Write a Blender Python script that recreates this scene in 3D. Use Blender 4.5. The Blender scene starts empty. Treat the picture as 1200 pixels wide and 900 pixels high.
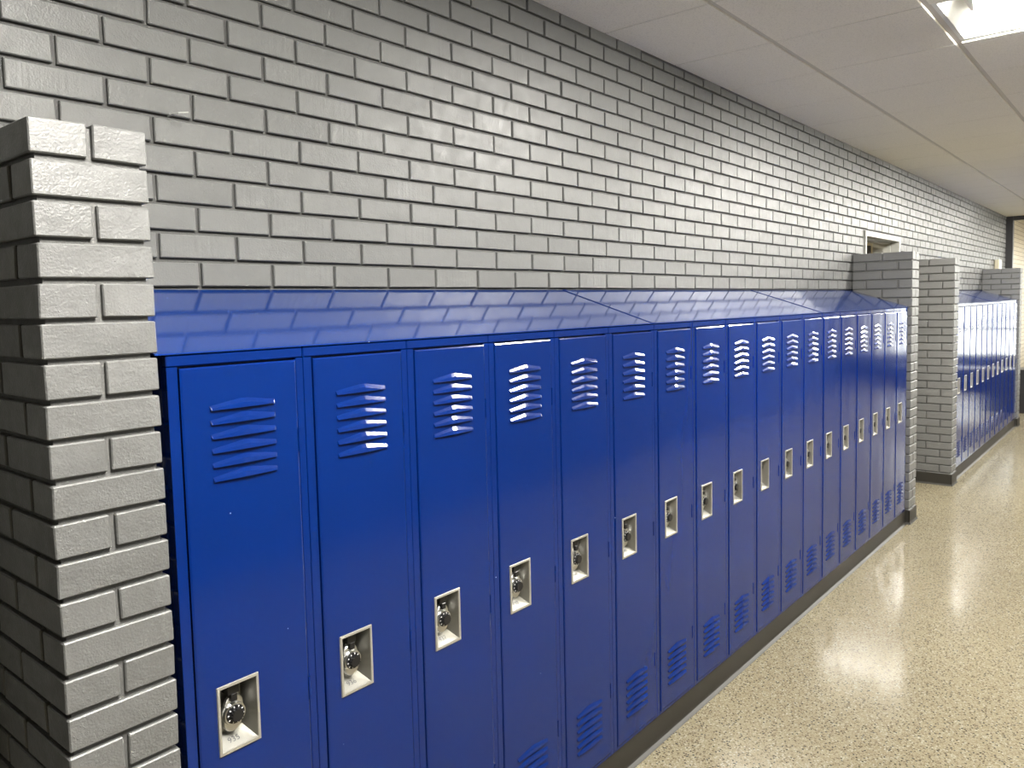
import bpy, math, random
from mathutils import Matrix, Vector
R = random.Random(7)
C = bpy.context.scene.collection
PI = math.pi

# ------------------------------------------------------------------ helpers
def link(o, parent=None):
    C.objects.link(o)
    if parent: o.parent = parent
    return o

class MB:
    """collects faces (with material slots and a per-face random number) for one mesh"""
    def __init__(s): s.v, s.f, s.m, s.r = [], [], [], []
    def add(s, verts, faces, m=0, r=0.0):
        n = len(s.v); s.v += [tuple(p) for p in verts]
        for f in faces: s.f.append([n+i for i in f]); s.m.append(m); s.r.append(r)
    def box(s, x0, x1, y0, y1, z0, z1, m=0, r=0.0):
        s.add([(x0,y0,z0),(x1,y0,z0),(x1,y1,z0),(x0,y1,z0),(x0,y0,z1),(x1,y0,z1),(x1,y1,z1),(x0,y1,z1)],
              [(0,3,2,1),(4,5,6,7),(0,1,5,4),(1,2,6,5),(2,3,7,6),(3,0,4,7)], m, r)
    def bbox(s, x0, x1, y0, y1, z0, z1, b=.002, m=0, r=0.0, j=0.0):
        """chamfered box; j = jitter of each corner"""
        pts = []; key = {}
        xs, ys, zs = (x0,x1), (y0,y1), (z0,z1)
        for i in (0,1):
            for k in (0,1):
                for l in (0,1):
                    jx, jy, jz = (R.uniform(-j,j) for _ in range(3))
                    sx, sy, sz = (1-2*i), (1-2*k), (1-2*l)
                    cx, cy, cz = xs[i]+jx, ys[k]+jy, zs[l]+jz
                    for a in range(3):
                        p = [cx+sx*b, cy+sy*b, cz+sz*b]; p[a] = (cx,cy,cz)[a]
                        key[(i,k,l,a)] = len(pts); pts.append(p)
        K = lambda i,k,l,a: key[(i,k,l,a)]
        fs = []
        for i in (0,1):
            fs.append([K(i,0,0,0),K(i,1,0,0),K(i,1,1,0),K(i,0,1,0)])
            fs.append([K(0,i,0,1),K(1,i,0,1),K(1,i,1,1),K(0,i,1,1)])
            fs.append([K(0,0,i,2),K(1,0,i,2),K(1,1,i,2),K(0,1,i,2)])
            for k in (0,1):
                fs.append([K(i,k,0,0),K(i,k,1,0),K(i,k,1,1),K(i,k,0,1)])
                fs.append([K(i,0,k,0),K(i,1,k,0),K(i,1,k,2),K(i,0,k,2)])
                fs.append([K(0,i,k,1),K(1,i,k,1),K(1,i,k,2),K(0,i,k,2)])
                for l in (0,1): fs.append([K(i,k,l,0),K(i,k,l,1),K(i,k,l,2)])
        c = Vector(((x0+x1)/2,(y0+y1)/2,(z0+z1)/2))
        out = []
        for f in fs:
            P = [Vector(pts[q]) for q in f]
            n = (P[1]-P[0]).cross(P[2]-P[0]); mid = sum(P, Vector())/len(P)
            out.append(f if n.dot(mid-c) > 0 else f[::-1])
        s.add(pts, out, m, r)
    def prism(s, poly, y0, y1, m=0, axis='y'):
        """extrude an (a,b) polygon along an axis"""
        n = len(poly)
        def P(a, b, t): return (a,t,b) if axis == 'y' else ((t,a,b) if axis == 'x' else (a,b,t))
        vs = [P(a,b,y0) for a,b in poly]+[P(a,b,y1) for a,b in poly]
        fs = [tuple(range(n)), tuple(range(2*n-1,n-1,-1))]+[((i+1)%n, i, n+i, n+(i+1)%n) for i in range(n)]
        s.add(vs, fs, m)
    def cyl(s, c, r0, r1, y0, y1, n=24, m=0):
        """frustum with its axis along y"""
        vs = []
        for rr, y in ((r0,y0),(r1,y1)):
            for i in range(n):
                a = 2*PI*i/n; vs.append((c[0]+rr*math.cos(a), y, c[1]+rr*math.sin(a)))
        fs = [((i+1)%n, i, n+i, n+(i+1)%n) for i in range(n)]+[tuple(range(n)), tuple(range(2*n-1,n-1,-1))]
        s.add(vs, fs, m)
    def build(s, name, mats, parent=None, smooth=False, recalc=True):
        me = bpy.data.meshes.new(name); me.from_pydata(s.v, [], s.f)
        for m in (mats if isinstance(mats,(list,tuple)) else [mats]): me.materials.append(m)
        me.polygons.foreach_set('material_index', s.m)
        at = me.attributes.new('piece_random', 'FLOAT', 'FACE'); at.data.foreach_set('value', s.r)
        me.update()
        if recalc:
            import bmesh
            bm = bmesh.new(); bm.from_mesh(me); bmesh.ops.recalc_face_normals(bm, faces=bm.faces); bm.to_mesh(me); bm.free()
        if smooth: me.shade_smooth() if hasattr(me,'shade_smooth') else None
        return link(bpy.data.objects.new(name, me), parent)

def empty(name, loc, label, cat, group=None):
    o = bpy.data.objects.new(name, None); o.location = loc; o.empty_display_size = .05
    link(o); return tag(o, label, cat, group)
def tag(o, label, cat, group=None):
    o['label'] = label; o['category'] = cat
    if group: o['group'] = group
    return o
def structure(o): o['kind'] = 'structure'; return o
def tube(pts, r, n=8):
    mb = MB(); rings = []
    for i, p in enumerate(pts):
        p = Vector(p); d = (Vector(pts[min(i+1,len(pts)-1)])-Vector(pts[max(i-1,0)])).normalized()
        a = d.orthogonal().normalized(); b = d.cross(a)
        if i and rings:
            a = (pa - d*pa.dot(d)).normalized(); b = d.cross(a)
        pa = a
        rings.append([p+a*r*math.cos(2*PI*k/n)+b*r*math.sin(2*PI*k/n) for k in range(n)])
    vs = [q for ring in rings for q in ring]; fs = []
    for i in range(len(rings)-1):
        for k in range(n): fs.append((i*n+k, i*n+(k+1)%n, (i+1)*n+(k+1)%n, (i+1)*n+k))
    fs += [tuple(range(n)), tuple(range((len(rings)-1)*n, len(rings)*n))]
    mb.add(vs, fs); return mb

# ------------------------------------------------------------------ materials
def mat(name):
    m = bpy.data.materials.new(name); m.use_nodes = True
    nt = m.node_tree; b = nt.nodes['Principled BSDF']; return m, nt, b
def N(nt, t, **k):
    n = nt.nodes.new(t)
    for a, v in k.items(): setattr(n, a, v)
    return n
def setin(n, **k):
    for a, v in k.items(): n.inputs[a.replace('_',' ')].default_value = v
def simple(name, col, rough=.5, metal=0.0, spec=.5):
    m, nt, b = mat(name); setin(b, Base_Color=(*col,1), Roughness=rough, Metallic=metal); b.inputs['Specular IOR Level'].default_value = spec
    return m
def bumpnode(nt, b, h, strength, dist, prev=None):
    bp = N(nt,'ShaderNodeBump'); setin(bp, Strength=strength, Distance=dist); nt.links.new(h, bp.inputs['Height'])
    if prev: nt.links.new(prev, bp.inputs['Normal'])
    nt.links.new(bp.outputs[0], b.inputs['Normal']); return bp.outputs[0]

def gray_paint(name, col, rough=.42, bub=1.0, spec=.5):
    m, nt, b = mat(name); L = nt.links.new; b.inputs['Specular IOR Level'].default_value = spec
    tc = N(nt,'ShaderNodeTexCoord'); at = N(nt,'ShaderNodeAttribute', attribute_name='piece_random')
    # shift the texture for every brick
    ad = N(nt,'ShaderNodeVectorMath', operation='MULTIPLY_ADD'); cmb = N(nt,'ShaderNodeCombineXYZ')
    for i in range(3): L(at.outputs['Fac'], cmb.inputs[i])
    L(cmb.outputs[0], ad.inputs[0]); ad.inputs[1].default_value = (37,21,53); L(tc.outputs['Object'], ad.inputs[2])
    fine = N(nt,'ShaderNodeTexNoise'); setin(fine, Scale=230.0, Detail=2.0, Roughness=.5); L(ad.outputs[0], fine.inputs['Vector'])
    med = N(nt,'ShaderNodeTexNoise'); setin(med, Scale=28.0, Detail=4.0, Roughness=.6); L(ad.outputs[0], med.inputs['Vector'])
    # wire-cut streaks on some of the bricks
    mp = N(nt,'ShaderNodeMapping'); mp.inputs['Scale'].default_value = (95,95,4); L(ad.outputs[0], mp.inputs[0])
    st = N(nt,'ShaderNodeTexNoise'); setin(st, Scale=1.0, Detail=2.0); L(mp.outputs[0], st.inputs['Vector'])
    pick = N(nt,'ShaderNodeMapRange'); L(at.outputs['Fac'], pick.inputs[0]); setin(pick, From_Min=.72, From_Max=.78)
    mul = N(nt,'ShaderNodeMath', operation='MULTIPLY'); L(st.outputs['Fac'], mul.inputs[0]); L(pick.outputs[0], mul.inputs[1])
    # paint drips and pits
    vo = N(nt,'ShaderNodeTexVoronoi'); setin(vo, Scale=150.0); L(ad.outputs[0], vo.inputs['Vector'])
    pit = N(nt,'ShaderNodeMapRange'); L(vo.outputs['Distance'], pit.inputs[0]); setin(pit, From_Min=.0, From_Max=.22, To_Min=1.0, To_Max=0.0)
    msk = N(nt,'ShaderNodeMapRange'); L(med.outputs['Fac'], msk.inputs[0]); setin(msk, From_Min=.5, From_Max=.62)
    pm = N(nt,'ShaderNodeMath', operation='MULTIPLY'); L(pit.outputs[0], pm.inputs[0]); L(msk.outputs[0], pm.inputs[1])
    n1 = bumpnode(nt, b, med.outputs['Fac'], .4*bub, .003)
    n2 = bumpnode(nt, b, fine.outputs['Fac'], .55*bub, .0011, n1)
    n3 = bumpnode(nt, b, mul.outputs[0], .5, .0018, n2)
    bumpnode(nt, b, pm.outputs[0], .7, .0012, n3)
    hue = N(nt,'ShaderNodeMapRange'); L(at.outputs['Fac'], hue.inputs[0]); setin(hue, To_Min=.93, To_Max=1.07)
    mx = N(nt,'ShaderNodeVectorMath', operation='SCALE'); mx.inputs[0].default_value = col; L(hue.outputs[0], mx.inputs['Scale'])
    L(mx.outputs[0], b.inputs['Base Color']); setin(b, Roughness=rough)
    rr = N(nt,'ShaderNodeMapRange'); L(med.outputs['Fac'], rr.inputs[0]); setin(rr, From_Min=.3, From_Max=.7, To_Min=rough-.06, To_Max=rough+.1); L(rr.outputs[0], b.inputs['Roughness'])
    return m

def blue_paint(name, col, rough, wav=1.0, spec=.5):
    m, nt, b = mat(name); L = nt.links.new
    geo = N(nt,'ShaderNodeNewGeometry')
    n = N(nt,'ShaderNodeTexNoise'); setin(n, Scale=420.0, Detail=2.0); L(geo.outputs['Position'], n.inputs['Vector'])
    mp = N(nt,'ShaderNodeMapping'); mp.inputs['Scale'].default_value = (5,5,1.6); L(geo.outputs['Position'], mp.inputs[0])
    w = N(nt,'ShaderNodeTexNoise'); setin(w, Scale=1.0, Detail=1.5); L(mp.outputs[0], w.inputs['Vector'])
    n1 = bumpnode(nt, b, w.outputs['Fac'], .35*wav, .012)
    bumpnode(nt, b, n.outputs['Fac'], .03, .0003, n1)
    # small scuffs and chips of paint
    sc = N(nt,'ShaderNodeTexVoronoi'); setin(sc, Scale=16.0, Randomness=1.0); L(geo.outputs['Position'], sc.inputs['Vector'])
    lt = N(nt,'ShaderNodeMath', operation='LESS_THAN'); L(sc.outputs['Distance'], lt.inputs[0]); lt.inputs[1].default_value = .022
    cr = N(nt,'ShaderNodeSeparateColor'); L(sc.outputs['Color'], cr.inputs[0])
    gt = N(nt,'ShaderNodeMath', operation='GREATER_THAN'); L(cr.outputs[0], gt.inputs[0]); gt.inputs[1].default_value = .72
    mm = N(nt,'ShaderNodeMath', operation='MULTIPLY'); L(lt.outputs[0], mm.inputs[0]); L(gt.outputs[0], mm.inputs[1])
    mx = N(nt,'ShaderNodeMix', data_type='RGBA'); L(mm.outputs[0], mx.inputs[0]); mx.inputs[6].default_value = (*col,1); mx.inputs[7].default_value = (.35,.42,.62,1)
    L(mx.outputs[2], b.inputs['Base Color']); setin(b, Roughness=rough); b.inputs['Specular IOR Level'].default_value = spec
    return m

def terrazzo():
    m, nt, b = mat('terrazzo'); L = nt.links.new
    geo = N(nt,'ShaderNodeNewGeometry')
    wn = N(nt,'ShaderNodeTexNoise'); setin(wn, Scale=60.0, Detail=2.0); L(geo.outputs['Position'], wn.inputs['Vector'])
    wv = N(nt,'ShaderNodeVectorMath', operation='MULTIPLY_ADD'); L(wn.outputs['Color'], wv.inputs[0]); wv.inputs[1].default_value = (.008,.008,0); L(geo.outputs['Position'], wv.inputs[2])
    prev = None
    base = (.156,.136,.089,1)
    def layer(scale, thr, frac, ramp, prevcol):
        v = N(nt,'ShaderNodeTexVoronoi'); setin(v, Scale=scale); L(wv.outputs[0], v.inputs['Vector'])
        v.voronoi_dimensions = '2D'
        lt = N(nt,'ShaderNodeMapRange'); L(v.outputs['Distance'], lt.inputs[0]); setin(lt, From_Min=thr, From_Max=thr-.06)
        s = N(nt,'ShaderNodeSeparateColor'); L(v.outputs['Color'], s.inputs[0])
        g = N(nt,'ShaderNodeMath', operation='LESS_THAN'); L(s.outputs[0], g.inputs[0]); g.inputs[1].default_value = frac
        mu = N(nt,'ShaderNodeMath', operation='MULTIPLY'); L(lt.outputs[0], mu.inputs[0]); L(g.outputs[0], mu.inputs[1])
        cr = N(nt,'ShaderNodeValToRGB'); cr.color_ramp.interpolation = 'CONSTANT'
        els = cr.color_ramp.elements
        els[0].position = 0; els[0].color = (*ramp[0][1],1); els[1].position = ramp[1][0]; els[1].color = (*ramp[1][1],1)
        for p, c in ramp[2:]: e = els.new(p); e.color = (*c,1)
        L(s.outputs[1], cr.inputs[0])
        mx = N(nt,'ShaderNodeMix', data_type='RGBA'); L(mu.outputs[0], mx.inputs[0])
        if prevcol is None: mx.inputs[6].default_value = base
        else: L(prevcol, mx.inputs[6])
        L(cr.outputs[0], mx.inputs[7]); return mx.outputs[2]
    c = layer(190, .42, .75, [(0,(0.112,0.094,0.061)),(.35,(0.186,0.169,0.123)),(.6,(0.130,0.110,0.071)),(.8,(0.205,0.191,0.148))], None)
    c = layer(105, .40, .42, [(0,(0.075,0.060,0.038)),(.25,(0.217,0.207,0.166)),(.5,(0.093,0.078,0.052)),(.75,(0.171,0.148,0.098))], c)
    c = layer(75, .30, .24, [(0,(0.021,0.019,0.015)),(.35,(0.053,0.041,0.028)),(.7,(0.031,0.032,0.031))], c)
    cl = N(nt,'ShaderNodeTexNoise'); setin(cl, Scale=.8, Detail=3.0); L(geo.outputs['Position'], cl.inputs['Vector'])
    mr = N(nt,'ShaderNodeMapRange'); L(cl.outputs['Fac'], mr.inputs[0]); setin(mr, From_Min=.3, From_Max=.7, To_Min=.92, To_Max=1.06)
    sc = N(nt,'ShaderNodeVectorMath', operation='SCALE'); L(c, sc.inputs[0]); L(mr.outputs[0], sc.inputs['Scale'])
    L(sc.outputs[0], b.inputs['Base Color'])
    rn = N(nt,'ShaderNodeMapRange'); L(wn.outputs['Fac'], rn.inputs[0]); setin(rn, From_Min=.3, From_Max=.7, To_Min=.10, To_Max=.20)
    L(rn.outputs[0], b.inputs['Roughness'])
    w = N(nt,'ShaderNodeTexNoise'); setin(w, Scale=3.0, Detail=2.0); L(geo.outputs['Position'], w.inputs['Vector'])
    bumpnode(nt, b, w.outputs['Fac'], .12, .01); b.inputs['Specular IOR Level'].default_value = .05
    return m

def tile_mat():
    m, nt, b = mat('ceiling_tile'); L = nt.links.new
    geo = N(nt,'ShaderNodeNewGeometry')
    n = N(nt,'ShaderNodeTexNoise'); setin(n, Scale=170.0, Detail=4.0, Roughness=.7); L(geo.outputs['Position'], n.inputs['Vector'])
    mr = N(nt,'ShaderNodeMapRange'); L(n.outputs['Fac'], mr.inputs[0]); setin(mr, From_Min=.36, From_Max=.5, To_Min=.84, To_Max=1.0)
    sc = N(nt,'ShaderNodeVectorMath', operation='SCALE'); sc.inputs[0].default_value = (.93,.90,.83); L(mr.outputs[0], sc.inputs['Scale']); L(sc.outputs[0], b.inputs['Base Color'])
    setin(b, Roughness=.9); b.inputs['Specular IOR Level'].default_value = .2
    bumpnode(nt, b, n.outputs['Fac'], .4, .001); return m

def brushed(name, col, rough):
    m, nt, b = mat(name); L = nt.links.new
    tc = N(nt,'ShaderNodeTexCoord'); mp = N(nt,'ShaderNodeMapping'); mp.inputs['Scale'].default_value = (900,900,30); L(tc.outputs['Object'], mp.inputs[0])
    n = N(nt,'ShaderNodeTexNoise'); setin(n, Scale=1.0); L(mp.outputs[0], n.inputs['Vector'])
    mr = N(nt,'ShaderNodeMapRange'); L(n.outputs['Fac'], mr.inputs[0]); setin(mr, To_Min=rough-.08, To_Max=rough+.12); L(mr.outputs[0], b.inputs['Roughness'])
    setin(b, Base_Color=(*col,1), Metallic=1.0); return m

def brick_tex(name, c1, c2, mortar, rough=.6):
    m, nt, b = mat(name); L = nt.links.new
    tc = N(nt,'ShaderNodeTexCoord'); sp = N(nt,'ShaderNodeSeparateXYZ'); L(tc.outputs['Object'], sp.inputs[0])
    cb = N(nt,'ShaderNodeCombineXYZ'); ad = N(nt,'ShaderNodeMath', operation='ADD'); L(sp.outputs[0], ad.inputs[0]); L(sp.outputs[1], ad.inputs[1]); L(ad.outputs[0], cb.inputs[0]); L(sp.outputs[2], cb.inputs[1])
    bt = N(nt,'ShaderNodeTexBrick'); setin(bt, Scale=1.0); bt.inputs['Color1'].default_value=(*c1,1); bt.inputs['Color2'].default_value=(*c2,1); bt.inputs['Mortar'].default_value=(*mortar,1)
    bt.inputs['Mortar Size'].default_value=.005; bt.inputs['Brick Width'].default_value=.2043; bt.inputs['Row Height'].default_value=.068
    L(cb.outputs[0], bt.inputs['Vector']); L(bt.outputs['Color'], b.inputs['Base Color']); setin(b, Roughness=rough)
    inv = N(nt,'ShaderNodeMath', operation='SUBTRACT'); inv.inputs[0].default_value = 1; L(bt.outputs['Fac'], inv.inputs[1])
    bumpnode(nt, b, inv.outputs[0], .8, .006); return m

GRAY = (.128,.130,.125)
GRAY_PIER_SHADE = (.110,.111,.107)  # same paint as the wall, darkened for the shaded pier sides
M_brick = gray_paint('painted_brick', GRAY, .42, 1.0, .40)
M_mortar = gray_paint('shaded_mortar', (.080,.080,.077), .6, 1.6, .3)  # darker than the bricks, painting shadow into the recessed joints
M_pier = gray_paint('shaded_pier_brick', GRAY_PIER_SHADE, .45, 1.6, 1.0)
M_pmortar = gray_paint('painted_pier_mortar', (.105,.105,.10), .6, 1.6, .5)
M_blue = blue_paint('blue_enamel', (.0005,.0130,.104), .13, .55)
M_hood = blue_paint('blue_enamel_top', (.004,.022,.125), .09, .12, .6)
M_gapshade = simple('blue_gap_shade', (.001,.006,.04), .6)  # darkened blue, paints the shade inside the door gaps
M_slotshade = simple('louver_slot_shade', (.002,.006,.04), .7)  # dark faces painted as the shade of louver openings that are not cut
M_base = simple('vinyl_base', (.017,.0155,.0115), .5)
M_rim = simple('cup_rim', (.42,.40,.35), .38, .55)
M_cup = brushed('cup_steel', (.29,.285,.26), .42)
M_black = simple('black_plastic', (.008,.008,.009), .3)
M_chrome = simple('padlock_steel', (.66,.66,.65), .28, 1.0)
M_white = simple('dial_white', (.8,.8,.8), .5)
M_ink = simple('ink', (.05,.05,.06), .6)
M_tile = tile_mat()
M_grid = simple('grid_metal', (.62,.59,.53), .5)
M_lampw = simple('lamp_enamel', (.82,.82,.78), .4)
M_frame = simple('door_frame_paint', (.36,.36,.335), .4)
M_darkmetal = simple('dark_bronze_metal', (.022,.021,.023), .35)
M_terr = terrazzo()
M_beige = brick_tex('beige_brick', (.50,.44,.32), (.45,.39,.28), (.22,.18,.12), .5)
M_graytex = brick_tex('gray_brick_far', (.075,.076,.075), (.065,.066,.066), (.04,.04,.04), .5)
M_cream = simple('cream_wall', (.50,.45,.33), .7)
def emis(name, col, s):
    m = bpy.data.materials.new(name); m.use_nodes = True; nt = m.node_tree; nt.nodes.clear()
    e = N(nt,'ShaderNodeEmission'); e.inputs[0].default_value = (*col,1); e.inputs[1].default_value = s
    o = N(nt,'ShaderNodeOutputMaterial'); nt.links.new(e.outputs[0], o.inputs[0]); return m
LAMP = 86.0
M_diff = emis('lamp_diffuser', (1.0,.97,.91), LAMP)
def glass():
    m = bpy.data.materials.new('window_glass'); m.use_nodes = True; nt = m.node_tree; nt.nodes.clear()
    t = N(nt,'ShaderNodeBsdfTransparent'); t.inputs[0].default_value = (.93,.95,.94,1)
    g = N(nt,'ShaderNodeBsdfGlossy'); g.inputs['Roughness'].default_value = .02
    f = N(nt,'ShaderNodeFresnel'); f.inputs[0].default_value = 1.45
    x = N(nt,'ShaderNodeMixShader'); o = N(nt,'ShaderNodeOutputMaterial')
    nt.links.new(f.outputs[0], x.inputs[0]); nt.links.new(t.outputs[0], x.inputs[1]); nt.links.new(g.outputs[0], x.inputs[2]); nt.links.new(x.outputs[0], o.inputs[0])
    return m
M_glass = glass()

# ------------------------------------------------------------------ dimensions (metres)
W = .3048            # locker width
D = .40              # main wall plane (corridor side is -y)
ZB, ZT = .108, 1.606 # locker bottom and top
ZW = 1.745           # where the sloped tops meet the wall
HC = 2.8135          # ceiling
CO = .068            # brick course
OY = -3.0            # opposite wall
XA, XB = -6.0, 12.8  # corridor ends
XE = 17.6            # end of the lobby
PA = (5.530, 5.722); PB = (7.005, 7.197); PC = (10.945, 11.137); P0 = (-.215, -.023)
OP = (5.865, 6.835, 2.168)   # doorway behind, x0 x1 top

# ------------------------------------------------------------------ main brick wall
def main_wall():
    mb = MB()
    yb = D+.0110
    def backing(x0,x1,z0,z1): mb.box(x0,x1,yb,D+.19,z0,z1,1,.5)
    backing(XA,OP[0]-.03,0,HC+.05); backing(OP[1]+.03,XB,0,HC+.05); backing(OP[0]-.03,OP[1]+.03,OP[2]+.04,HC+.05)
    for k in range(-26, 16):
        z0 = max(ZW+CO*k+.005, .002); z1 = min(ZW+CO*(k+1)-.005, HC+.012)
        if z1-z0 < .008: continue
        off = .297 + (.10215 if k%2 else 0)
        m = math.floor((XA-off)/.2043)
        x = off+m*.2043
        while x < XB:
            a, b = x+.005, x+.2043-.005; x += .2043
            a = max(a, XA+.002); b = min(b, XB-.002)
            if b-a < .02: continue
            segs = [(a,b)]
            if z0 < OP[2]+.05:
                o0, o1 = OP[0]-.034, OP[1]+.046
                segs = [(a,min(b,o0)),(max(a,o1),b)]
            for s0, s1 in segs:
                if s1-s0 < .015: continue
                j = lambda: R.uniform(-.0011,.0011)
                d = D+R.uniform(-.0012,.0012)
                e = .0022
                q = [(s0+j(),z0+j()),(s1+j(),z0+j()),(s1+j(),z1+j()),(s0+j(),z1+j())]
                i = [(q[0][0]+e,q[0][1]+e),(q[1][0]-e,q[1][1]+e),(q[2][0]-e,q[2][1]-e),(q[3][0]+e,q[3][1]-e)]
                vs = [(u,yb+.001,v) for u,v in q]+[(u,d+e,v) for u,v in q]+[(u,d,v) for u,v in i]
                fs = [(n,(n+1)%4,4+(n+1)%4,4+n) for n in range(4)]+[(4+n,4+(n+1)%4,8+(n+1)%4,8+n) for n in range(4)]+[(8,9,10,11)]
                mb.add(vs, fs, 0, R.random())
    o = mb.build('wall_left', [M_brick, M_mortar], recalc=False); return structure(o)
main_wall()

# ------------------------------------------------------------------ rest of the shell
def slab(name, mat_, x0,x1,y0,y1,z0,z1):
    mb = MB(); mb.box(x0,x1,y0,y1,z0,z1); return structure(mb.build(name, mat_))
slab('floor', M_terr, XA-.2, XE+.2, -5.2, 3.0, -.12, 0)
slab('wall_right', M_graytex, XA, XB, OY-.2, OY, 0, HC+.05)
slab('wall_back', M_graytex, XA-.2, XA, OY-.2, D+.19, 0, HC+.05)
slab('wall_lobby_left', M_beige, XB+.12, XE, D+.06, D+.25, 0, 3.0)
slab('wall_lobby_right', M_beige, XB, XE, -5.2, -5.0, 0, 3.0)
slab('wall_lobby_back', M_beige, XB-.2, XB-.001, -5.0, OY-.2, 0, 3.0)
# end wall of the lobby with a band of windows
mb = MB()
mb.box(XE,XE+.2,-5.2,D+.25,0,.42); mb.box(XE,XE+.2,-5.2,D+.25,2.55,3.0); mb.box(XE,XE+.2,-5.2,-3.2,.42,2.55); mb.box(XE,XE+.2,.1,D+.25,.42,2.55)
structure(mb.build('wall_end', M_beige))
mb = MB()
for y0_,y1_ in ((-3.2,-3.14),(-2.3,-2.25),(-1.43,-1.25),(-1.17,-1.03),(-.45,-.41),(.04,.1)): mb.box(XE-.03,XE+.09,y0_,y1_,.42,2.55)  # two wide posts added to darken bands in the distant doors' reflections
mb.box(XE-.03,XE+.09,-3.2,.1,.42,.47); mb.box(XE-.03,XE+.09,-3.2,.1,2.5,2.55); mb.box(XE-.025,XE+.085,-3.2,.1,.98,1.02)
wf = structure(mb.build('window_1', M_darkmetal))
mb = MB(); mb.box(XE+.02,XE+.028,-3.19,.09,.43,2.54); mb.build('window_pane', M_glass, wf)
slab('ceiling_lobby', M_tile, XB, XE, -5.2, D+.25, 3.0, 3.1)
slab('baseboard_end', M_darkmetal, XE-.03, XE, -4.9, D+.05, 0, .40)

# ceiling with tegular tiles set in a metal grid
TX0, TY0, TS = 2.1465, -.0785, .6096
LAMPS = [(k, 2.756+TS*k) for k in (-5,0,5,10,15)]
mb = MB()
mb.box(XA,XB,OY,D+.008,HC+.16,HC+.2,1)
ny = [D+.006, TY0]+[TY0-TS*i for i in range(1,6)]
ny[-1] = max(ny[-1], OY)
kx = math.floor((XA-TX0)/TS)
x = TX0+kx*TS
while x < XB:
    a, b = max(x,XA), min(x+TS,XB)
    k = round((x-2.756)/TS)
    for i in range(len(ny)-1):
        if i in (2,3) and k in [l[0] for l in LAMPS]: continue
        y1, y0 = ny[i], ny[i+1]
        g = .012 if i else .001
        mb.bbox(a+.0025, b-.0025, y0+.011, y1-(.011 if i else .0), HC, HC+.016, .0025, 0, R.random())
    x += TS
for y in ny[1:-1]:
    mb.box(XA,XB,y-.012,y+.012,HC+.0065,HC+.04,1)
x = TX0+kx*TS
while x < XB:
    mb.box(x-.012,x+.012,OY,D,HC+.0075,HC+.03,1); x += TS
structure(mb.build('ceiling', [M_tile, M_grid], recalc=False))
# dark strip standing in for the shadow gap under the tiles
mb = MB(); mb.box(XA,XB,D-.0,D+.008,HC-.010,HC+.004); structure(mb.build('shadow_gap_strip', M_darkmetal))

# ------------------------------------------------------------------ brick piers (wing walls)
def pier(name, xr, label):
    x0, x1 = xr; t = empty(name, ((x0+x1)/2, .19, 0), label, 'brick pillar', 'gray painted brick pillars beside the lockers')
    lx = -(x0+x1)/2; ly = -.19
    X0, X1 = x0+lx, x1+lx; Y0, Y1 = -.02+ly, D-.004+ly
    mb = MB(); top = 2.011
    mb.box(X0+.010,X1-.010,Y0+.010,Y1,0,top-.006,1,.4)
    hw = .0915
    ym = (Y0+Y1)/2
    for c in range(30):
        z1 = top-CO*c; z0 = max(z1-.058, .001)
        if z1 < .02: break
        if c%2 == 0:
            L_ = [(X0,X0+hw,Y0,ym-.005),(X0,X0+hw,ym+.005,Y1),(X1-hw,X1,Y0,ym-.005),(X1-hw,X1,ym+.005,Y1)]
        else:
            L_ = [(X0,X1,Y0,Y0+hw),(X0,X0+hw,Y0+hw+.01,Y1-hw-.01),(X1-hw,X1,Y0+hw+.01,Y1-hw-.01),(X0,X1,Y1-hw,Y1)]
        for a,b,cc,d in L_:
            s = R.uniform(-.0012,.0012)
            mb.bbox(a+s,b+s,cc+R.uniform(-.001,.001),d,z0,z1,.0022,0,R.random()*.72,.0010)
    mb.build('brickwork', [M_pier, M_pmortar], t, recalc=False)
    # vinyl base wrapped round the three free sides
    e = .007
    mb = MB(); h = .104
    for (a,b,c,d) in ((X0-e,X1+e,Y0-e,Y0-.001),(X0-e,X0-.001,Y0-e,Y1),(X1+.001,X1+e,Y0-e,Y1)):
        mb.bbox(a,b,c,d,0,h,.0015)
    mb.prism([(Y0-e,.014),(Y0-e-.009,.0),(Y0-e,.0)], X0-e-.006, X1+e+.006, 0, 'x')
    mb.prism([(X0-e,.014),(X0-e-.009,.0),(X0-e,.0)], Y0-e-.006, Y1, 0, 'y')
    mb.build('vinyl_base', M_base, t)
    return t
pier('brick_pillar', P0, 'tall gray brick pillar at the left edge, standing before the nearest blue locker')
pier('brick_pillar', PA, 'gray brick pillar standing right against the last locker of the near row')
pier('brick_pillar', PB, 'gray brick pillar on the far side of the doorway, before the distant locker row')
pier('brick_pillar', PC, 'farthest gray brick pillar, at the far end of the distant locker row')

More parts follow.
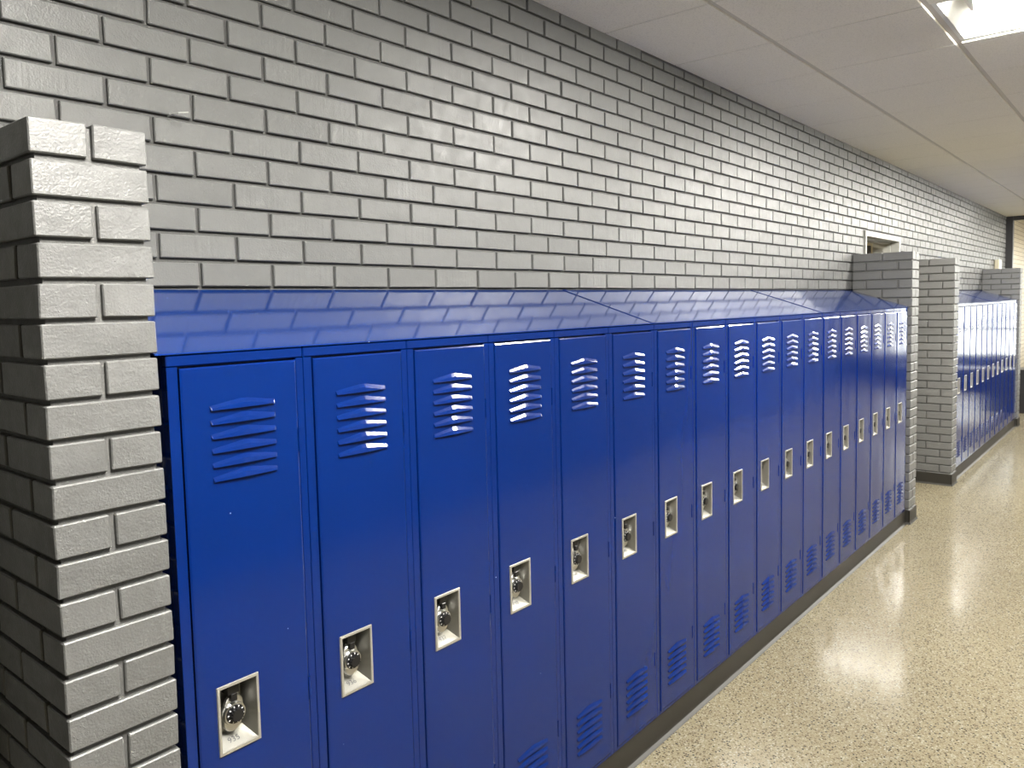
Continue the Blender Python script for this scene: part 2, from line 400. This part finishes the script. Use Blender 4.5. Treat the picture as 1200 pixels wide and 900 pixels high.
# ------------------------------------------------------------------ lockers
DX0, DX1, DZ0, DZ1 = .0245, .2838, .1215, 1.5790
CX0, CX1, CZ0, CZ1 = .0645, .1590, .7875, .9320
def body_mesh():
    mb = MB(); g = .0006
    mb.bbox(g,.0222,0,.02,ZB,1.5825,.0009); mb.bbox(.2862,W-g,0,.02,ZB,1.5825,.0009)
    mb.bbox(g,W-g,0,.02,1.5832,ZT-.0008,.0020); mb.bbox(.0222,.2862,0,.02,ZB,.1190,.0009)
    for q in ((.022,.040,.118,1.584),(.268,.2865,.118,1.584),(.040,.268,.118,.140),(.040,.268,1.562,1.584)):   # door stops behind the gap, its shade painted in their colour
        mb.box(q[0],q[1],.0125,.0140,q[2],q[3],1)
    mb.box(g,.0016,.02,D-.02,ZB,ZT); mb.box(W-.0016,W-g,.02,D-.02,ZB,ZT)
    mb.box(g,W-g,D-.021,D-.02,ZB,ZT); mb.box(g,W-g,.02,D-.02,ZB,ZB+.0015); mb.box(g,W-g,.02,D-.02,ZT-.0015,ZT)
    mb.box(.0016,W-.0016,.06,D-.021,1.30,1.3015)
    return mb
def louver(mb, x0, z0, L=.146):
    # pressed louver: arched crease on top, straight free edge below
    x1 = x0+L; y = -.0016
    t = [(x0,y,z0+.0090),(x0+L*.46,y-.0006,z0+.0190),(x0+L*.56,y-.0006,z0+.0190),(x1,y,z0+.0090)]
    c = [(x0+.003,y-.0030,z0+.0036),(x0+L*.46,y-.0050,z0+.0105),(x0+L*.56,y-.0050,z0+.0105),(x1-.003,y-.0030,z0+.0036)]
    p = [(x0+.002,y-.0042,z0),(x0+L*.46,y-.0075,z0+.0005),(x0+L*.56,y-.0075,z0+.0005),(x1-.002,y-.0042,z0)]
    q = [(x0,y,z0),(x0+L*.46,y,z0),(x0+L*.56,y,z0),(x1,y,z0)]
    vs = t+c+p+q
    fs = []
    for i in range(3): fs += [(i,4+i,5+i,i+1),(4+i,8+i,9+i,5+i)]
    fs += [(0,12,8,4),(3,7,11,15)]
    mb.add(vs, fs, 0)
    mb.add(p+q, [(i,4+i,5+i,1+i) for i in range(3)], 1)
    mb.add([(x0+.002,y+.0004,z0-.0022),(x1-.002,y+.0004,z0-.0022),(x1-.002,y+.0004,z0),(x0+.002,y+.0004,z0)], [(0,1,2,3)], 1)
def door_mesh(ox):
    mb = MB(); e = .0034; yf = -.0014
    xs = [DX0+e,CX0+.004,CX1-.004,DX1-e]; zs = [DZ0+e,CZ0+.004,CZ1-.004,DZ1-e]
    vs = [(x,yf,z) for z in zs for x in xs]
    fs = [(r*4+c, r*4+c+1, r*4+c+5, r*4+c+4) for r in range(3) for c in range(3) if not (r==1 and c==1)]
    mb.add(vs, fs, 0)
    o = [(DX0,DZ0),(DX1,DZ0),(DX1,DZ1),(DX0,DZ1)]; i = [(DX0+e,DZ0+e),(DX1-e,DZ0+e),(DX1-e,DZ1-e),(DX0+e,DZ1-e)]
    vs = [(a,yf,b) for a,b in i]+[(a,yf+e*.5,b) for a,b in o]+[(a,.0115,b) for a,b in o]
    mb.add(vs, [(n,4+n,4+(n+1)%4,(n+1)%4) for n in range(4)]+[(4+n,8+n,8+(n+1)%4,4+(n+1)%4) for n in range(4)], 0)
    for z in range(6):
        louver(mb, DX0+.0570, 1.3490+z*.0285); louver(mb, DX0+.0570, .2030+z*.0255)
    mb.v = [(a-ox,b,c) for a,b,c in mb.v]
    return mb
def cup_mesh(ox):
    mb = MB(); y = -.0045; rw = .0062
    # rim
    o = [(CX0,CZ0),(CX1,CZ0),(CX1,CZ1),(CX0,CZ1)]; i = [(CX0+rw,CZ0+rw),(CX1-rw,CZ0+rw),(CX1-rw,CZ1-rw),(CX0+rw,CZ1-rw)]
    m_ = [(CX0+.001,CZ0+.001),(CX1-.001,CZ0+.001),(CX1-.001,CZ1-.001),(CX0+.001,CZ1-.001)]
    vs = [(a,-.0012,b) for a,b in o]+[(a,y,b) for a,b in m_]+[(a,y,b) for a,b in i]+[(a,-.001,b) for a,b in i]
    mb.add(vs, [(k*4+n,k*4+(n+1)%4,(k+1)*4+(n+1)%4,(k+1)*4+n) for k in range(3) for n in range(4)], 0)
    # pocket: deep back, sloped right side and sloped sill
    bx0, bx1, bz0, bz1, by = CX0+rw+.001, CX1-rw-.016, CZ0+.030, CZ1-rw-.001, .034
    b = [(bx0,by,bz0),(bx1,by,bz0),(bx1,by,bz1),(bx0,by,bz1)]
    f = [(u,-.001,v) for u,v in i]
    mb.add(f+b, [(n,(n+1)%4,4+(n+1)%4,4+n) for n in range(4)]+[(4,5,6,7)], 1)
    mb.v = [(a-ox,b_,c) for a,b_,c in mb.v]; return mb
def latch_mesh(ox):
    mb = MB()
    mb.bbox(CX0+.030,CX0+.056,.008,.0335,CZ1-.031,CZ1-.0085,.001)
    mb.bbox(CX0+.036,CX0+.050,.006,.0335,CZ1-.046,CZ1-.030,.001)
    mb.v = [(a-ox,b,c) for a,b,c in mb.v]; return mb
def hinge_mesh(ox, z):
    mb = MB()
    n = 10; cx, cy, r = DX1+.0012, -.0012, .0026
    vs = [(cx+r*math.cos(2*PI*i/n), cy+r*math.sin(2*PI*i/n), z+s) for s in (-.026,.026) for i in range(n)]
    mb.add(vs, [(i,(i+1)%n,n+(i+1)%n,n+i) for i in range(n)]+[tuple(range(n)),tuple(range(n,2*n))], 0)
    mb.box(cx+.001,cx+.0045,-.0008,.0008,z-.026,z+.026)
    mb.v = [(a-ox,b,c) for a,b,c in mb.v]; return mb
HX = DX1
def make_locker():
    t = empty('locker', (0,0,0), 'x', 'locker')
    body_mesh().build('body', [M_blue, M_gapshade], t)
    d = door_mesh(HX).build('door', [M_blue, M_slotshade], t); d.location = (HX,-.0020,0)
    cup_mesh(HX).build('recessed_handle', [M_rim, M_cup], d)['label'] = 'stainless steel recessed handle cup'
    latch_mesh(HX).build('latch', M_black, d)['label'] = 'black latch inside the cup'
    for z in (1.404,.846,.345): hinge_mesh(HX, z).build('hinge', M_blue, d)
    return t
def copy_tree(o, parent=None):
    c = o.copy(); C.objects.link(c)
    if parent: c.parent = parent
    for ch in list(o.children): copy_tree(ch, c)
    return c
ordn = ['first','second','third','fourth','fifth','sixth','seventh','eighth','ninth','tenth','eleventh','twelfth','thirteenth','fourteenth','fifteenth','sixteenth','seventeenth','eighteenth']
proto = make_locker()
lockers = []
G1, G2 = 'blue lockers of the near row', 'blue lockers of the far row'
def put(i, x, label, group, rot=0):
    o = proto if not lockers else copy_tree(proto)
    o.location = (x,0,0); o['label'] = label; o['group'] = group
    for ch in o.children:
        if ch.name.startswith('door'): ch.rotation_euler.z = rot
    lockers.append(o); return o
for i in range(18):
    if i < 3: lab = 'blue steel locker numbered %d, %s from the near brick pillar' % (935+i, ordn[i])
    elif i == 9: lab = 'tenth blue locker from the near pillar, the only one without a padlock'
    elif i == 17: lab = 'last blue locker of the near row, against the second brick pillar'
    else: lab = '%s blue steel locker of the near row, counting from the nearest' % ordn[i]
    put(i, i*W, lab, G1, math.radians(R.uniform(-.10,.10)))
X2 = 7.240
rots = [0,.05,-.04,.02,-.03,.03,.0,.04,-.05,.0,.05,-.03]
for i in range(12):
    lab = ('first blue locker of the distant row, beside the third brick pillar' if i == 0 else
           'last blue locker of the distant row, against the farthest pillar' if i == 11 else
           '%s blue locker of the distant row, counting from the doorway' % ordn[i])
    put(i, X2+i*W, lab, G2, math.radians(rots[i]))
# numbers written on the sills of the nearest cups
for i in range(6):
    d = [c for c in lockers[i].children if c.name.startswith('door')][0]
    cu = bpy.data.curves.new('number_marking', 'FONT'); cu.body = str(935+i); cu.size = .0175; cu.align_x = 'CENTER'; cu.align_y = 'CENTER'
    cu.extrude = .0001; cu.offset = -.0002; cu.materials.append(M_ink)
    tmp = bpy.data.objects.new('tmp', cu); me = bpy.data.meshes.new_from_object(tmp); bpy.data.objects.remove(tmp)
    o = link(bpy.data.objects.new('number_marking', me), d)
    z0, z1 = CZ0+.0062, CZ0+.030; y0, y1 = -.001, .034
    ang = math.atan2(z1-z0, y1-y0)
    o.location = ((CX0+CX1)/2-.006-HX, .013, z0+(z1-z0)*(.014/.035)+.0009)
    o.rotation_euler = (ang, 0, 0)

# ---- padlocks
def make_padlock():
    t = empty('padlock', (0,0,0), 'x', 'padlock')
    # body: pointed-oval steel case
    mb = MB(); n = 40; pts = []
    for i in range(n):
        a = 2*PI*i/n; c, s = math.cos(a), math.sin(a)
        r = .0225 + .0125*max(0,abs(s)-.55)**1.4/.45**1.4
        pts.append((r*c, r*s))
    vs = []
    for y, k in ((.0,.93),(.002,1),(.009,1),(.011,.95)): vs += [(a*k,-y,b*k) for a,b in pts]
    fs = [(r*n+i, r*n+(i+1)%n, (r+1)*n+(i+1)%n, (r+1)*n+i) for r in range(3) for i in range(n)]+[tuple(range(n)), tuple(range(3*n,4*n))]
    mb.add(vs, fs); mb.cyl((0,0), .0215, .0205, -.011, -.0175, 32)
    mb.build('case', M_chrome, t)
    mb = MB(); mb.cyl((0,0), .0180, .0172, -.0174, -.0200, 32); mb.cyl((0,0), .0120, .0105, -.0200, -.0290, 20)
    for i in range(14):
        a = 2*PI*i/14; x, z = .0112*math.cos(a), .0112*math.sin(a)
        mb.cyl((x,z), .0017, .0014, -.0202, -.0285, 6)
    mb.build('dial', M_black, t)['label'] = 'black combination dial'
    d = t.children[-1]
    mb = MB()
    for i in range(10):
        a = 2*PI*i/10; c, s = math.cos(a), math.sin(a)
        def q(r, w): return (r*c-w*s, -.02015, r*s+w*c)
        mb.add([q(.0130,-.0009),q(.0165,-.0012),q(.0165,.0012),q(.0130,.0009)], [(0,1,2,3)])
    mb.build('dial_marks', M_white, d)['label'] = 'white dial marks'
    pts = [(.0085*math.cos(a)*1.0, -.006, .027+.013*math.sin(a)*1.0) for a in [PI*i/10 for i in range(11)]]
    tube([(.0085,-.006,.018)]+pts+[(-.0085,-.006,.018)], .0024).build('shackle', M_chrome, t)
    return t
pad = make_padlock(); first = True
for i in range(18):
    if i == 9: continue
    o = pad if first else copy_tree(pad); first = False
    o.location = (i*W+CX0+.0445, .0235, .8580); o.scale = (1.14,1.0,1.10)
    o.rotation_euler = (0, math.radians(R.uniform(-7,7)), 0)
    o['group'] = 'combination padlocks in the locker handle cups'
    o['label'] = ('steel padlock with black dial in the cup of locker %d' % (935+i)) if i < 3 else \
        'steel combination padlock in the cup of the %s locker of the near row' % (ordn[i] if i < 17 else 'last')

# ---- sloped tops
def hood(x0, x1, label):
    t = empty('sloped_locker_top', (x0,0,ZT), label, 'locker top', 'sloped blue tops over the lockers')
    L = x1-x0-.0012; dz = ZW-.0035-ZT; y0 = -.0025; y1 = D-.001
    mb = MB()
    prof = [(y0,.0034),(y0-.0006,.0008),(y0+.0012,.0003),(y0+.0012,.0018),(y1,dz-.0014),(y1,dz)]
    mb.add([(0,a,b) for a,b in prof]+[(L,a,b) for a,b in prof], [(i,(i+1)%6,6+(i+1)%6,6+i) for i in range(6)]+[tuple(range(6)),tuple(range(6,12))])
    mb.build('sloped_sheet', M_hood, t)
    mb = MB()
    for a in (.0,L-.0012): mb.prism([(y0+.002,.001),(y1,.001),(y1,dz-.003),(y0+.002,.0015)], a, a+.0012, 0, 'x')
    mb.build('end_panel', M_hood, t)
    mb = MB(); mb.prism([(y0+.001,.0040),(y1,dz+.0010),(y1,dz+.0026),(y0+.001,.0056)], L-.016, L+.0065, 0, 'x')
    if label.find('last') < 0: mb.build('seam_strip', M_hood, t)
    return t
hood(-.021, 6*W, 'sloped blue metal top over the first six lockers, beside the near pillar')
hood(6*W, 12*W, 'sloped blue metal top in the middle of the near locker row')
hood(12*W, PA[0]-.001, 'last sloped blue metal top of the near row, against the second pillar')
hood(PB[1]+.001, X2+6*W, 'sloped blue top over the first half of the distant locker row')
hood(X2+6*W, PC[0]-.001, 'last sloped blue top of the distant row, against the farthest pillar')

# ---- fillers and bases
k = 0
for (a,b,y) in ((P0[1]+.001,-.0005,.13),(18*W+.0005,PA[0]-.0012,.012),(PB[1]+.0012,X2-.0005,.006),(X2+12*W+.0005,PC[0]-.0012,.006)):
    mb = MB(); mb.box(a,b,y,y+.012,ZB,ZT-.001); o = mb.build('filler_strip', M_blue)
    lab = ['narrow blue filler strip between the near pillar and the first locker','blue filler strip between the last near locker and the second pillar',
           'blue filler strip between the third pillar and the distant lockers','blue filler strip between the distant lockers and the farthest pillar'][k]
    tag(o, lab, 'filler strip', 'blue filler strips beside the lockers'); k += 1
for nme,(a,b) in (('baseboard_near',(P0[1]+.008,PA[0]-.008)),('baseboard_far',(PB[1]+.008,PC[0]-.008))):
    mb = MB(); yk = .004
    mb.prism([(yk+.05,0),(yk-.0155,0),(yk-.0125,.003),(yk-.003,.011),(yk,.020),(yk,ZB-.0015),(yk+.05,ZB-.0015)], a, b, 0, 'x')
    structure(mb.build(nme, M_base))

# ------------------------------------------------------------------ doorway between the pillars
mb = MB(); x0,x1,zt = OP
mb.bbox(x0-.03,x0,D-.012,D+.21,0,zt+.042,.002); mb.bbox(x1,x1+.044,D-.012,D+.21,0,zt+.042,.002); mb.bbox(x0-.002,x1+.002,D-.012,D+.21,zt,zt+.042,.002)
mb.box(x0,x0+.016,D+.06,D+.12,0,zt); mb.box(x1-.016,x1,D+.06,D+.12,0,zt); mb.box(x0,x1,D+.06,D+.12,zt-.016,zt)
structure(mb.build('door_1', M_frame))
mb = MB(); mb.bbox(x1-.055,x1-.012,D+.22,D+1.14,.01,zt-.02,.002)
dl = structure(mb.build('door_2', M_darkmetal))
mb = MB(); mb.cyl((x1-.085,1.0),.012,.012,D+1.05,D+1.07); mb.bbox(x1-.09,x1-.056,D+1.02,D+1.10,.98,1.02,.004); mb.build('door_handle', M_chrome, dl)
slab('wall_room_left', M_cream, 5.0,5.1,D+.19,2.9,0,2.6); slab('wall_room_back', M_cream, 5.0,7.9,2.8,2.9,0,2.6)
slab('wall_room_right', M_cream, 7.8,7.9,D+.19,2.8,0,2.6); slab('ceiling_room', M_cream, 5.0,7.9,D+.19,2.9,2.6,2.65)
# steel post and header where the corridor opens to the lobby
mb = MB(); mb.bbox(XB,XB+.10,D-.09,D+.06,0,2.83,.004); mb.bbox(XB,XB+.10,OY,OY+.09,0,2.83,.004); mb.bbox(XB,XB+.10,OY+.09,D-.09,2.755,2.83,.004)
mb.box(XB,XB+.1,-5.0,D+.06,2.83,3.0)
structure(mb.build('trim_2', M_darkmetal))

# ------------------------------------------------------------------ lights
def lamp(k, x0, y0, label, nx=TS, ny_=2*TS):
    t = empty('ceiling_light', (x0+nx/2, y0-ny_/2, HC), label, 'ceiling light', 'recessed lights in the corridor ceiling')
    hx, hy = nx/2-.012, ny_/2-.012; z = .0065
    mb = MB()
    # tray: sloping reflector sides
    o = [(-hx,-hy,z),(hx,-hy,z),(hx,hy,z),(-hx,hy,z)]; r = [(-hx+.018,-hy+.018,z),(hx-.018,-hy+.018,z),(hx-.018,hy-.018,z),(-hx+.018,hy-.018,z)]
    i = [(-.15,-hy+.06,z+.085),(.15,-hy+.06,z+.085),(.15,hy-.06,z+.085),(-.15,hy-.06,z+.085)]
    mb.add(o+r+i, [(k_*4+n,k_*4+(n+1)%4,k_*4+4+(n+1)%4,k_*4+4+n) for k_ in (0,1) for n in range(4)]+[(8,9,10,11)])
    mb.build('housing', M_lampw, t, recalc=False)
    # curved diffuser along the long axis
    mb = MB(); n = 14; ys = (-hy+.115, hy-.115); vs = []
    for y in ys: vs += [(.125*math.cos(PI*j/n), y, z+.080-.104*math.sin(PI*j/n)) for j in range(n+1)]
    mb.add(vs, [(j,j+1,n+2+j,n+1+j) for j in range(n)])
    df = mb.build('diffuser', M_diff, t)
    df['label'] = 'glowing white curved diffuser'
    for s in (0,1):
        mb = MB(); y = ys[s]; yo = y+(.004 if s else -.004)
        ring = [(.131*math.cos(PI*j/n), z+.082-.109*math.sin(PI*j/n)) for j in range(n+1)]
        mb.prism(ring, min(y,yo), max(y,yo), 0, 'y'); mb.prism([(-.13,z+.082),(.13,z+.082),(.10,z+.06),(-.10,z+.06)], yo-(.0 if s else .04), yo+(.04 if s else 0), 0, 'y')
        mb.build('end_plate', M_lampw, t)
    return t
labs = {0:'recessed ceiling light with glowing curved diffuser, at the top right above the lockers',
        -5:'recessed ceiling light nearly above the near pillar',
        5:'recessed ceiling light above the doorway beyond the near lockers', 10:'recessed ceiling light above the distant lockers',
        15:'recessed ceiling light nearest to the lobby'}
for k_, x in LAMPS: lamp(k_, x, TY0-TS, labs[k_])
def area(name, loc, sx, sy, e, col, rot=(0,0,0)):
    l = bpy.data.lights.new(name, 'AREA'); l.shape = 'RECTANGLE'; l.size = sx; l.size_y = sy; l.energy = e; l.color = col
    o = link(bpy.data.objects.new(name, l)); o.location = loc; o.rotation_euler = rot; return o
area('lobby_lamp', (14.6,-1.6,2.97), 1.2, 1.2, 55, (1,.94,.82))
area('room_lamp', (6.2,1.7,2.58), .6, .6, 14, (1,.9,.7))

# ------------------------------------------------------------------ small things
tag(tube([(.2344,D-.0005,2.1535),(.2344,D-.030,2.1545),(.2400,D-.040,2.1560),(.262,D-.046,2.1600)], .0019).build('bent_nail', M_frame), 'thin bent nail sticking out of the brick wall above the near pillar', 'nail')
t = empty('wall_box', (11.95,D-.03,2.03), 'small pale box on the brick wall just above the farthest pillar', 'wall box')
mb = MB(); mb.bbox(-.10,.10,-.03,.029,-.05,.13,.006); mb.build('housing', simple('ivory_plastic',(.72,.66,.50),.4), t)
mb = MB(); mb.bbox(-.07,.07,-.034,-.0301,-.02,.09,.0015); mb.build('cover', simple('ivory_cover',(.68,.62,.47),.35), t)
t = empty('bench', (12.5,-1.1,0), 'low black bench beyond the distant lockers, out past the black cabinet', 'bench')
mb = MB(); mb.bbox(-.22,.22,-.62,.52,.26,.62,.01); mb.build('seat', M_darkmetal, t)
for sx in (-.18,.18):
    for sy in (-.58,.48):
        mb = MB(); mb.bbox(sx-.025,sx+.025,sy-.025,sy+.025,0,.259,.003); mb.build('leg', M_darkmetal, t)
t = empty('low_cabinet', (12.5,-.12,0), 'low black cabinet on the floor just beyond the farthest pillar', 'cabinet')
mb = MB(); mb.bbox(-.2,.2,-.42,.42,0,.60,.006); mb.build('body', M_darkmetal, t)
mb = MB(); mb.bbox(-.215,.215,-.435,.435,.601,.62,.004); mb.build('top', M_darkmetal, t)

# ------------------------------------------------------------------ world, camera, colour
w = bpy.data.worlds.new('sky'); bpy.context.scene.world = w; w.use_nodes = True
bg = w.node_tree.nodes['Background']; bg.inputs[0].default_value = (1,.985,.93,1); bg.inputs[1].default_value = 2.4

f,yaw,pit,rol,cx,cy,cz,px,py = (915.4357,.6982722,-.0738233,-.0224195,-.7052266,-1.4436463,1.6858347,0.0,-24.56445)
c_,s_ = math.cos(yaw),math.sin(yaw); cp,sp = math.cos(pit),math.sin(pit)
F = Vector((c_*cp,s_*cp,sp)); Rt = Vector((s_,-c_,0)); U = Rt.cross(F)
a = Rt*math.cos(rol)+U*math.sin(rol); b = -Rt*math.sin(rol)+U*math.cos(rol)
cam = bpy.data.cameras.new('camera'); co = link(bpy.data.objects.new('camera', cam))
Mx = Matrix((( a.x,b.x,-F.x,cx),(a.y,b.y,-F.y,cy),(a.z,b.z,-F.z,cz),(0,0,0,1))); co.matrix_world = Mx
cam.sensor_fit = 'HORIZONTAL'; cam.sensor_width = 36; cam.lens = f*36/1200; cam.shift_y = py/1200; cam.shift_x = px/1200; cam.clip_start = .02
sc = bpy.context.scene; sc.camera = co
sc.view_settings.view_transform = 'Standard'; sc.view_settings.look = 'None'; sc.view_settings.exposure = 1.42; sc.view_settings.gamma = 1; sc.view_settings.use_curve_mapping = False
